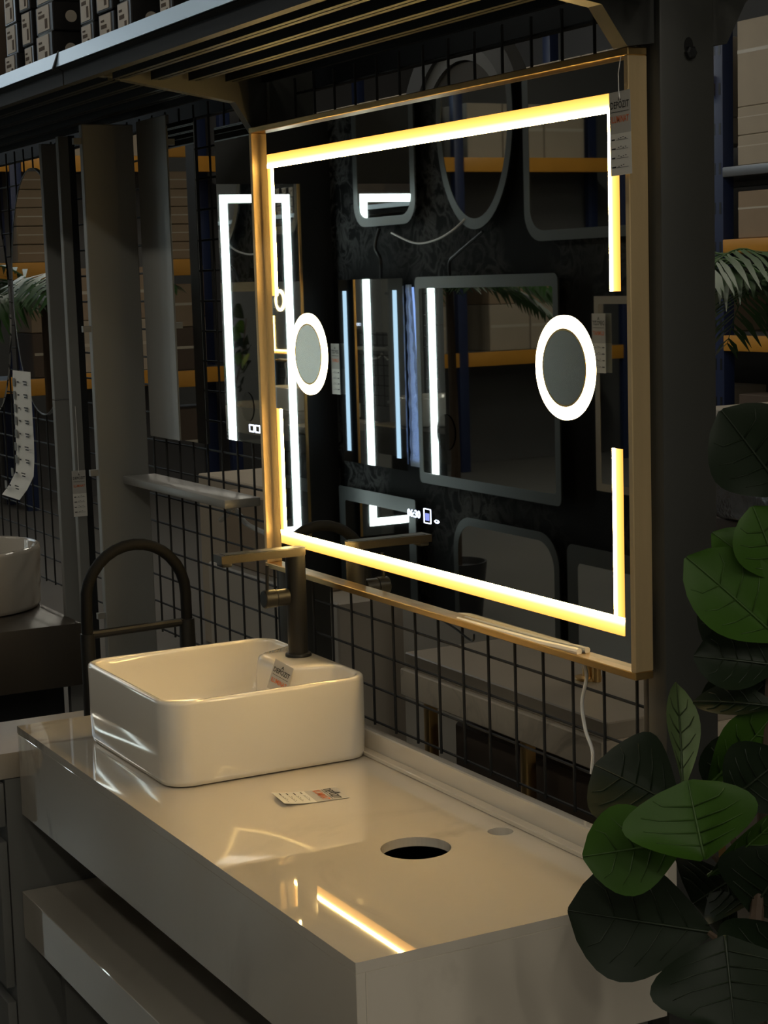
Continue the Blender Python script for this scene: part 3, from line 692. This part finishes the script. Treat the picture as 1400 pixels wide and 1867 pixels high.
FR = pallet_rack('far pallet rack with orange beams and blue uprights behind the display', 0, 0, 5.0, .9, [(.40, .48, ORNG), (.90, .97, ORNG), (1.285, 1.335, STEEL)], [-11.2, -8.4, -5.578, -2.72, .12, 2.9], G1)
rl = random.Random(3)
for a, b_ in ((-11.2, -8.4), (-8.4, -5.578)): B().box(a + .046, b_ - .046, 4.945, 4.99, 1.70, 1.81, .004).obj('beam', ORNG, FR)
x = -11.1
while x < 2.4:
    w_ = rl.choice((.46, .52, .60))
    if not (any(x < u + .05 and x + w_ > u - .05 for u in (-11.2, -8.4, -5.578, -2.72, .12, 2.9))):
        for (z0, z1, m, lv) in ((1.3365, 1.485, CARD2, 'flat pale carton on the grey shelf of the far rack, lowest of three'), (1.4865, 1.625, CARD2, 'flat pale carton in the middle of a stack on the far rack'), (1.6265, 2.05, CARD2, 'tall pale carton topping a stack on the far rack'), (.4815, .66 + rl.random() * .1, CARD, 'brown carton on the lower orange beam of the far rack'), (.9715, 1.12 + rl.random() * .1, CARD, 'brown carton on the upper orange beam of the far rack'), (-.849, -.30, CARD, 'large brown carton on the floor under the far rack'), (-.299, .18, CARD3 if rl.random() < .5 else CARD2, 'carton resting on a large brown carton under the far rack')):
            if rl.random() < .93:
                carton('shipping_carton', x, x + w_ - .012, 4.97 + .05, 5.6, z0, z1, m, lv, G1)
    x += w_
# side-on rack at the end of the aisle, seen in the left mirrors
def side_rack(label, x, ys, beams):
    t = thing('pallet_rack', label, 'rack', (x, sum(ys) / len(ys), ZF))
    for y in ys:
        B().box(x - .07, x, y - .045, y + .045, ZF, 2.35, .004).obj('upright', BLUE, t)
        B().box(x - .57, x - .50, y - .045, y + .045, ZF, 2.35, .004).obj('upright', BLUE, t)
    for z0, z1 in beams:
        for a, b_ in zip(ys[:-1], ys[1:]): B().box(x - .04, x + .005, a + .046, b_ - .046, z0, z1, .004).obj('beam', ORNG, t)
        B().box(x - .56, x - .045, ys[0] + .05, ys[-1] - .05, z1 - .02, z1).obj('deck', STEEL, t)
    return t
def side_load(x, ys, rows, group):
    for z0, n, h_, mats, labels in rows:
        y = ys[0] + .06
        while y < ys[-1] - .5:
            w_ = rl.choice((.36, .42, .48))
            if not any(y < u + .05 and y + w_ > u - .05 for u in ys):
                for k in range(n): carton('shipping_carton', x - .50, x - .075, y, y + w_ - .012, z0 + k * h_, z0 + (k + 1) * h_ - .004, mats[k % len(mats)], labels[k % len(labels)], group, True, 'x')
            y += w_
YE = (-4.4, -3.0, -.90, .75)
side_rack('pallet rack with orange beams closing off the end of the aisle', -8.6, YE, [(.19, .29), (.88, .98), (1.60, 1.70)])
G2 = 'cartons on the rack at the end of the aisle'
side_load(-8.6, YE, [(.982, 5, .108, (CARD,), ('flat brown carton in a high stack on the rack closing off the aisle',)),
    (.292, 2, .27, (CARD3, CARD), ('dark carton under a brown one on the rack closing off the aisle', 'brown carton on a dark one on the rack closing off the aisle')),
    (-.849, 2, .45, (CARD, CARD3), ('large brown carton on the floor below the rack closing off the aisle', 'dark carton piled on a floor carton below the rack closing off the aisle'))], G2)
YB = (1.5, 3.05, 4.75)
side_rack('pallet rack with orange beams at the left end of the back aisle', -11.35, YB, [(.05, .17), (1.69, 1.81)])
side_load(-11.35, YB, [(1.812, 1, .46, (CARD2,), ('large pale carton on the upper beam of the back aisle rack',)),
    (.172, 2, .40, (CARD2, CARD), ('pale carton under a brown one on the back aisle rack', 'brown carton on a pale one on the back aisle rack'))], 'cartons on the back aisle rack')

# ------------------------------------------------------------------ behind the grid: console, grey cases
CT = thing('console_table', 'marble console with gold legs seen through the grid under the mirror', 'table', (-1.65, 1.3, ZF))
B().box(-2.10, -1.20, 1.20, 1.60, -.235, -.165, .003, 1).obj('slab', MARB2, CT)
B().box(-2.10, -1.20, 1.215, 1.60, -.165, -.125, .003, 1).obj('top', M('console_beige', (.40, .34, .26), .3, noise=(6, .1)), CT)
for x in (-2.04, -1.58, -1.26):
    for y in (1.24, 1.54): B().box(x - .014, x + .014, y, y + .028, ZF, -.236, .003).obj('leg', GOLD, CT)
CL = thing('shower_column', 'gold shower column pipe standing behind the grid', 'pipe', (-1.57, 1.42, -.1245))
B().lathe([(0, 0), (.032, 0), (.032, .006), (.014, .008), (.014, .9), (0, .9)], (-1.57, 1.42, -.1245), 20).obj('pipe', GOLD, CL)
B().lathe([(0, 0), (.010, 0), (.010, .9), (0, .9)], (-1.535, 1.42, -.1245), 16).obj('inner_pipe', GOLD, CL)
GREYC = M('grey_white_case', (.46, .41, .34), .6, noise=(4, .06))
for i, (x0, x1, y0, y1, z0, z1, m, lb) in enumerate([
    (-3.10, -2.25, 1.75, 2.15, ZF + .001, -.20, GREYC, 'grey white case standing behind the grid left of the marble console'),
    (-2.15, -1.25, 1.80, 2.00, ZF + .001, -.05, GREYC, 'wide grey white case behind the gold shower column'),
    (-.80, -.20, 1.55, 2.0, ZF + .001, -.02, GREYC, 'grey case behind the grid near the right upright'),
    (-4.40, -3.30, 1.62, 2.1, ZF + .001, -.22, GREYC, 'low grey white case seen through the left grid beside the tap'),
    (-2.0, -1.32, 1.30, 1.52, ZF + .001, -.30, CARD3, 'dark box added to darken the space under the marble console with gold legs'),  # added dark box, stands in for the shade under the console
    (-5.9, -4.6, 2.2, 2.9, ZF + .001, -.05, CARD2, 'pale carton seen through the left wire grid'),
    (-4.30, -3.50, 1.66, 2.05, -.219, .06, CARD, 'brown carton lying on the low grey case behind the left grid'),
    (-3.05, -2.45, 1.80, 2.1, -.199, .10, CARD3, 'dark carton on the grey white case behind the grid')]):
    tag(B().box(x0, x1, y0, y1, z0, z1, .006, 1).obj('storage_case', m, loc=((x0 + x1) / 2, (y0 + y1) / 2, z0)), lb, 'case')
# round mirror seen through the grid above the gold mirror
RM = thing('round_mirror', 'round grey framed mirror seen through the grid above the gold mirror', 'mirror', (-1.20, .90, .85))
B().ringprism(ell(-1.205, 1.085, .238, .238), ell(-1.205, 1.085, .190, .190), 'y', .885, .915).obj('frame', M('mirror_back_grey', (.11, .11, .105), .5, noise=(5, .1)), RM)
B().ringprism(ell(-1.205, 1.085, .1895, .1895), ell(-1.205, 1.085, .160, .160), 'y', .893, .915).obj('inner_ring', CABG, RM)
B().prism(ell(-1.205, 1.085, .1595, .1595), 'y', .900, .912).obj('back_panel', M('back_panel_brown', (.07, .062, .052), .6, noise=(5, .1)), RM)
B().tube([(-1.205, .90, 1.323), (-1.205, .90, 1.459)], .004, 6).obj('hanger', BLK, RM)

# ------------------------------------------------------------------ plants
def leaf_mesh(base, tip, width, tilt, mat, fold=.18, droop=.10, wav=.03, seed=0, nl=12, nw=8, fid=.55):
    rr = random.Random(seed); base, tip = Vector(base), Vector(tip); a = tip - base; L = a.length; a = a / L
    v = (CAM - (base + tip) / 2).normalized()
    s_ = a.cross(v).normalized(); s_ = Quaternion(a, R(tilt)) @ s_; n = s_.cross(a)
    if n.dot(v) < 0: n = -n
    bm_ = B(); g = []
    ph = rr.random() * 6
    for i in range(nl + 1):
        t = i / nl
        wdt = width / 2 * (math.sin(math.pi * min(1, t ** (1.15 if fid > .5 else .8))) ** .62) * (.62 + .38 * math.sin(t * 2.2)) * 1.12
        if i == nl: wdt = width * .03
        if i == 0: wdt = width * .02
        row = []
        for j in range(nw + 1):
            q = (j / nw - .5) * 2
            z = fold * width * abs(q) ** 1.3 * math.sin(math.pi * min(1, t * .9 + .1)) - droop * L * t * t + wav * width * math.sin(ph + t * 9 + (2 if q > 0 else 0)) * abs(q) ** 2
            row.append(base + a * (L * t) + s_ * (wdt * q) + n * z)
        g.append(row)
    for i in range(nl):
        for j in range(nw): bm_.quad(g[i][j], g[i][j + 1], g[i + 1][j + 1], g[i + 1][j])
    return bm_, [g[i][nw // 2] + n * .0012 for i in range(nl + 1)], g, n
def add_leaf(parent, base, tip, width, tilt, mat, seed=0, **k):
    b_, mid, g, n = leaf_mesh(base, tip, width, tilt, mat, seed=seed, **k)
    o = b_.obj('leaf', mat, parent, ang=3)
    rb = B().tube(mid, [.0022 * (1 - .8 * i / len(mid)) for i in range(len(mid))], 5)
    for i in range(2, len(mid) - 3, 2):
        for sgn in (-1, 1):
            j0 = 4; j1 = 4 + sgn * 3; i1 = min(len(g) - 1, i + 2)
            rb.tube([g[i][j0] + n * .0008, (g[i][4 + sgn * 2] + g[i1][4 + sgn * 2]) / 2 + n * .0008, g[i1][j1] + n * .0006], [.0010, .0008, .0004], 4)
    rb.obj('midrib', {'leaf_dark_green': RIBD, 'leaf_green': RIBG}.get(mat.name, RIBM), o, ang=3)
    return o
FG = thing('fiddle_leaf_fig', 'fiddle leaf fig with broad dark green leaves in the right foreground', 'plant', (.40, .32, ZF))
pot = B().lathe([(0, 0), (.11, 0), (.125, .02), (.15, .26), (.155, .27), (.145, .27), (.138, .25), (0, .25)], (.40, .32, ZF + .0005), 36).obj('pot', POTM, FG)
B().lathe([(0, .251), (.137, .251), (0, .262)], (.40, .32, ZF), 24).obj('soil', SOILM, FG)
s0 = Vector((.40, .32, ZF + .25))
trunk = [s0, Vector((.398, .318, -.4)), Vector((.39, .315, -.1)), atd(1372, 1760, 2.04), atd(1385, 1600, 2.06), atd(1398, 1400, 2.08), atd(1410, 1150, 2.08), atd(1420, 900, 2.08)]
B().tube(trunk, [.012, .011, .010, .009, .008, .007, .006, .004], 8).obj('stem', STEMM, FG)
for a, b_ in (((1385, 1620, 2.06), (1300, 1560, 2.08)), ((1380, 1700, 2.05), (1320, 1715, 1.99)), ((1372, 1740, 2.05), (1292, 1700, 2.08)), ((1395, 1450, 2.07), (1243, 1436, 2.14)), ((1398, 1400, 2.08), (1290, 1432, 2.1)), ((1385, 1600, 2.06), (1320, 1500, 2.1))):
    p0, p1 = atd(*a), atd(*b_); B().tube([p0, (p0 + p1) / 2 - Vector((0, 0, .008)), p1], [.006, .005, .0035], 6).obj('branch', STEMM, FG)
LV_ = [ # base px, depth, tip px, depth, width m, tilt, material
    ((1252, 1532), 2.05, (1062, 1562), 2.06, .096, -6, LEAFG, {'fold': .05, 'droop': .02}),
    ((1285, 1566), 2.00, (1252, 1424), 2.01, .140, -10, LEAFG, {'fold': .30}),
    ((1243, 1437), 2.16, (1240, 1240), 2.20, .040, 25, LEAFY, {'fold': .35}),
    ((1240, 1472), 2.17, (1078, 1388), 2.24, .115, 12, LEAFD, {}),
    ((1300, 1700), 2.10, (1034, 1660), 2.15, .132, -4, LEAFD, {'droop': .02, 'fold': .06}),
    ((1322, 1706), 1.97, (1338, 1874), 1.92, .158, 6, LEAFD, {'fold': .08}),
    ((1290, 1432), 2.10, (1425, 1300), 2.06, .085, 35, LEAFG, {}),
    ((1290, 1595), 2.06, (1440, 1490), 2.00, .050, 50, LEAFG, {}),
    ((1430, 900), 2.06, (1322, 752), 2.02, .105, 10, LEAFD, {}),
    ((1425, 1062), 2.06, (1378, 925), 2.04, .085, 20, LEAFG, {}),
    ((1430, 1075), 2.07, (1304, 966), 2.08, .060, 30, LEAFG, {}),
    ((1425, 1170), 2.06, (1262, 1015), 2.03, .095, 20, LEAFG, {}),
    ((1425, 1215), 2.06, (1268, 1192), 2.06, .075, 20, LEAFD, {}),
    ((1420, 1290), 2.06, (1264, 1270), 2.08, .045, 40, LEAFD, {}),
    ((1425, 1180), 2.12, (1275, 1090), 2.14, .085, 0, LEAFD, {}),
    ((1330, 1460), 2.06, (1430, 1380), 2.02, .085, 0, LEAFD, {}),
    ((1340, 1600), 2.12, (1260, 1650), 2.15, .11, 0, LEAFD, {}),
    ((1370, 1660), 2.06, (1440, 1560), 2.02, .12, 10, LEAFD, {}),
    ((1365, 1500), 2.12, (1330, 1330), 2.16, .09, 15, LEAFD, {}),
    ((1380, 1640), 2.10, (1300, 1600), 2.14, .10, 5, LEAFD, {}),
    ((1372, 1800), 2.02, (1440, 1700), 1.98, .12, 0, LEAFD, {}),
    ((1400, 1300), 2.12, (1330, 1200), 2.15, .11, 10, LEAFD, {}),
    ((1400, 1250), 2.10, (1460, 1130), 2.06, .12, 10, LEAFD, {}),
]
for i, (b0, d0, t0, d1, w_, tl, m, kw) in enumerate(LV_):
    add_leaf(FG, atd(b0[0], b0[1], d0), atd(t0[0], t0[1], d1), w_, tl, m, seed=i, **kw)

def palm(label, base, fronds, length, seed, pot_h=.3, group=None):
    rr = random.Random(seed); base = Vector(base)
    t = thing('palm_plant', label, 'plant', (base.x, base.y, ZF), group)
    B().lathe([(0, 0), (.12, 0), (.15, pot_h), (.14, pot_h), (.13, pot_h - .03), (0, pot_h - .03)], (base.x, base.y, ZF + .0005), 24).obj('pot', POTM, t)
    B().tube([(base.x, base.y, ZF + pot_h - .031), (base.x + .02, base.y, (ZF + base.z) / 2), base], [.03, .024, .018], 8).obj('trunk', STEMM, t)
    for k in range(fronds):
        az = k * 2.399 + rr.random() * .5; el = .5 + .7 * rr.random(); L = length * (.8 + .35 * rr.random())
        d = Vector((math.cos(az), math.sin(az), 0)); path = []
        for i in range(13):
            q = i / 12; path.append(base + d * (L * q * math.cos(el * (1 - q * .9))) + Vector((0, 0, L * (math.sin(el) * q - .75 * q * q))))
        b_ = B().tube(path, [.006 * (1 - .8 * i / 12) for i in range(13)], 5)
        for i in range(2, 13):
            tdir = (path[min(12, i + 1)] - path[i - 1]).normalized(); sd = tdir.cross(Vector((0, 0, 1))).normalized()
            for h in range(2):
                pb = path[i] - tdir * (L / 26 * h)
                for sg in (-1, 1):
                    ln = L * .42 * math.sin(math.pi * (.18 + .74 * i / 12)); dr = (tdir * .75 + sd * sg * .75 + Vector((0, 0, -.22 + rr.uniform(-.1, .1)))).normalized()
                    wv = dr.cross(Vector((0, 0, 1))).normalized() * .012
                    m1 = pb + dr * ln * .5; e = pb + dr * ln - Vector((0, 0, ln * .18))
                    b_.quad(pb - wv * .3, m1 - wv, m1 + wv, pb + wv * .3); b_.quad(m1 - wv, e - wv * .05, e + wv * .05, m1 + wv)
        b_.obj('frond', PALMM, t, ang=3)
    return t
q = aty(1420, 520, 2.6)
palm('feathery palm seen between the right upright and the far rack', (q.x, q.y, q.z - .02), 11, .62, 5)
q = atx(40, 560, -5.6)
palm('feathery palm reflected in the long oval mirror at the far left', (-5.6, .90 - q.y, q.z), 12, .62, 11)
palm('leafy palm standing in the aisle behind the wire grid', (-4.9, 3.4, .55), 11, .8, 21)
# foil wrapped parcel and ledge behind the right upright
FOIL = M('silver_foil', (.30, .31, .32), .22, .8, noise=(25, .4), bump=(22, 1.0))
q0, q1 = aty(1296, 945, 2.0), aty(1420, 840, 2.0)
tag(B().box(q0.x, q1.x + .15, 2.0, 2.5, q0.z, q1.z, .02).obj('foil_parcel', FOIL), 'parcel wrapped in crumpled silver plastic behind the right upright', 'parcel')
tag(B().box(q0.x - .05, q1.x + .2, 2.02, 2.5, ZF + .0005, q0.z - .0005, .01).obj('storage_case', CARD3), 'dark carton under the silver wrapped parcel', 'case')
q2 = aty(1296, 745, 3.2); q3 = aty(1420, 832, 3.2)
tag(B().box(q2.x - .1, q3.x + .3, 3.2, 3.7, ZF + .0005, q2.z, .01).obj('storage_case', GREYC), 'tall grey white case behind the silver wrapped parcel', 'case')
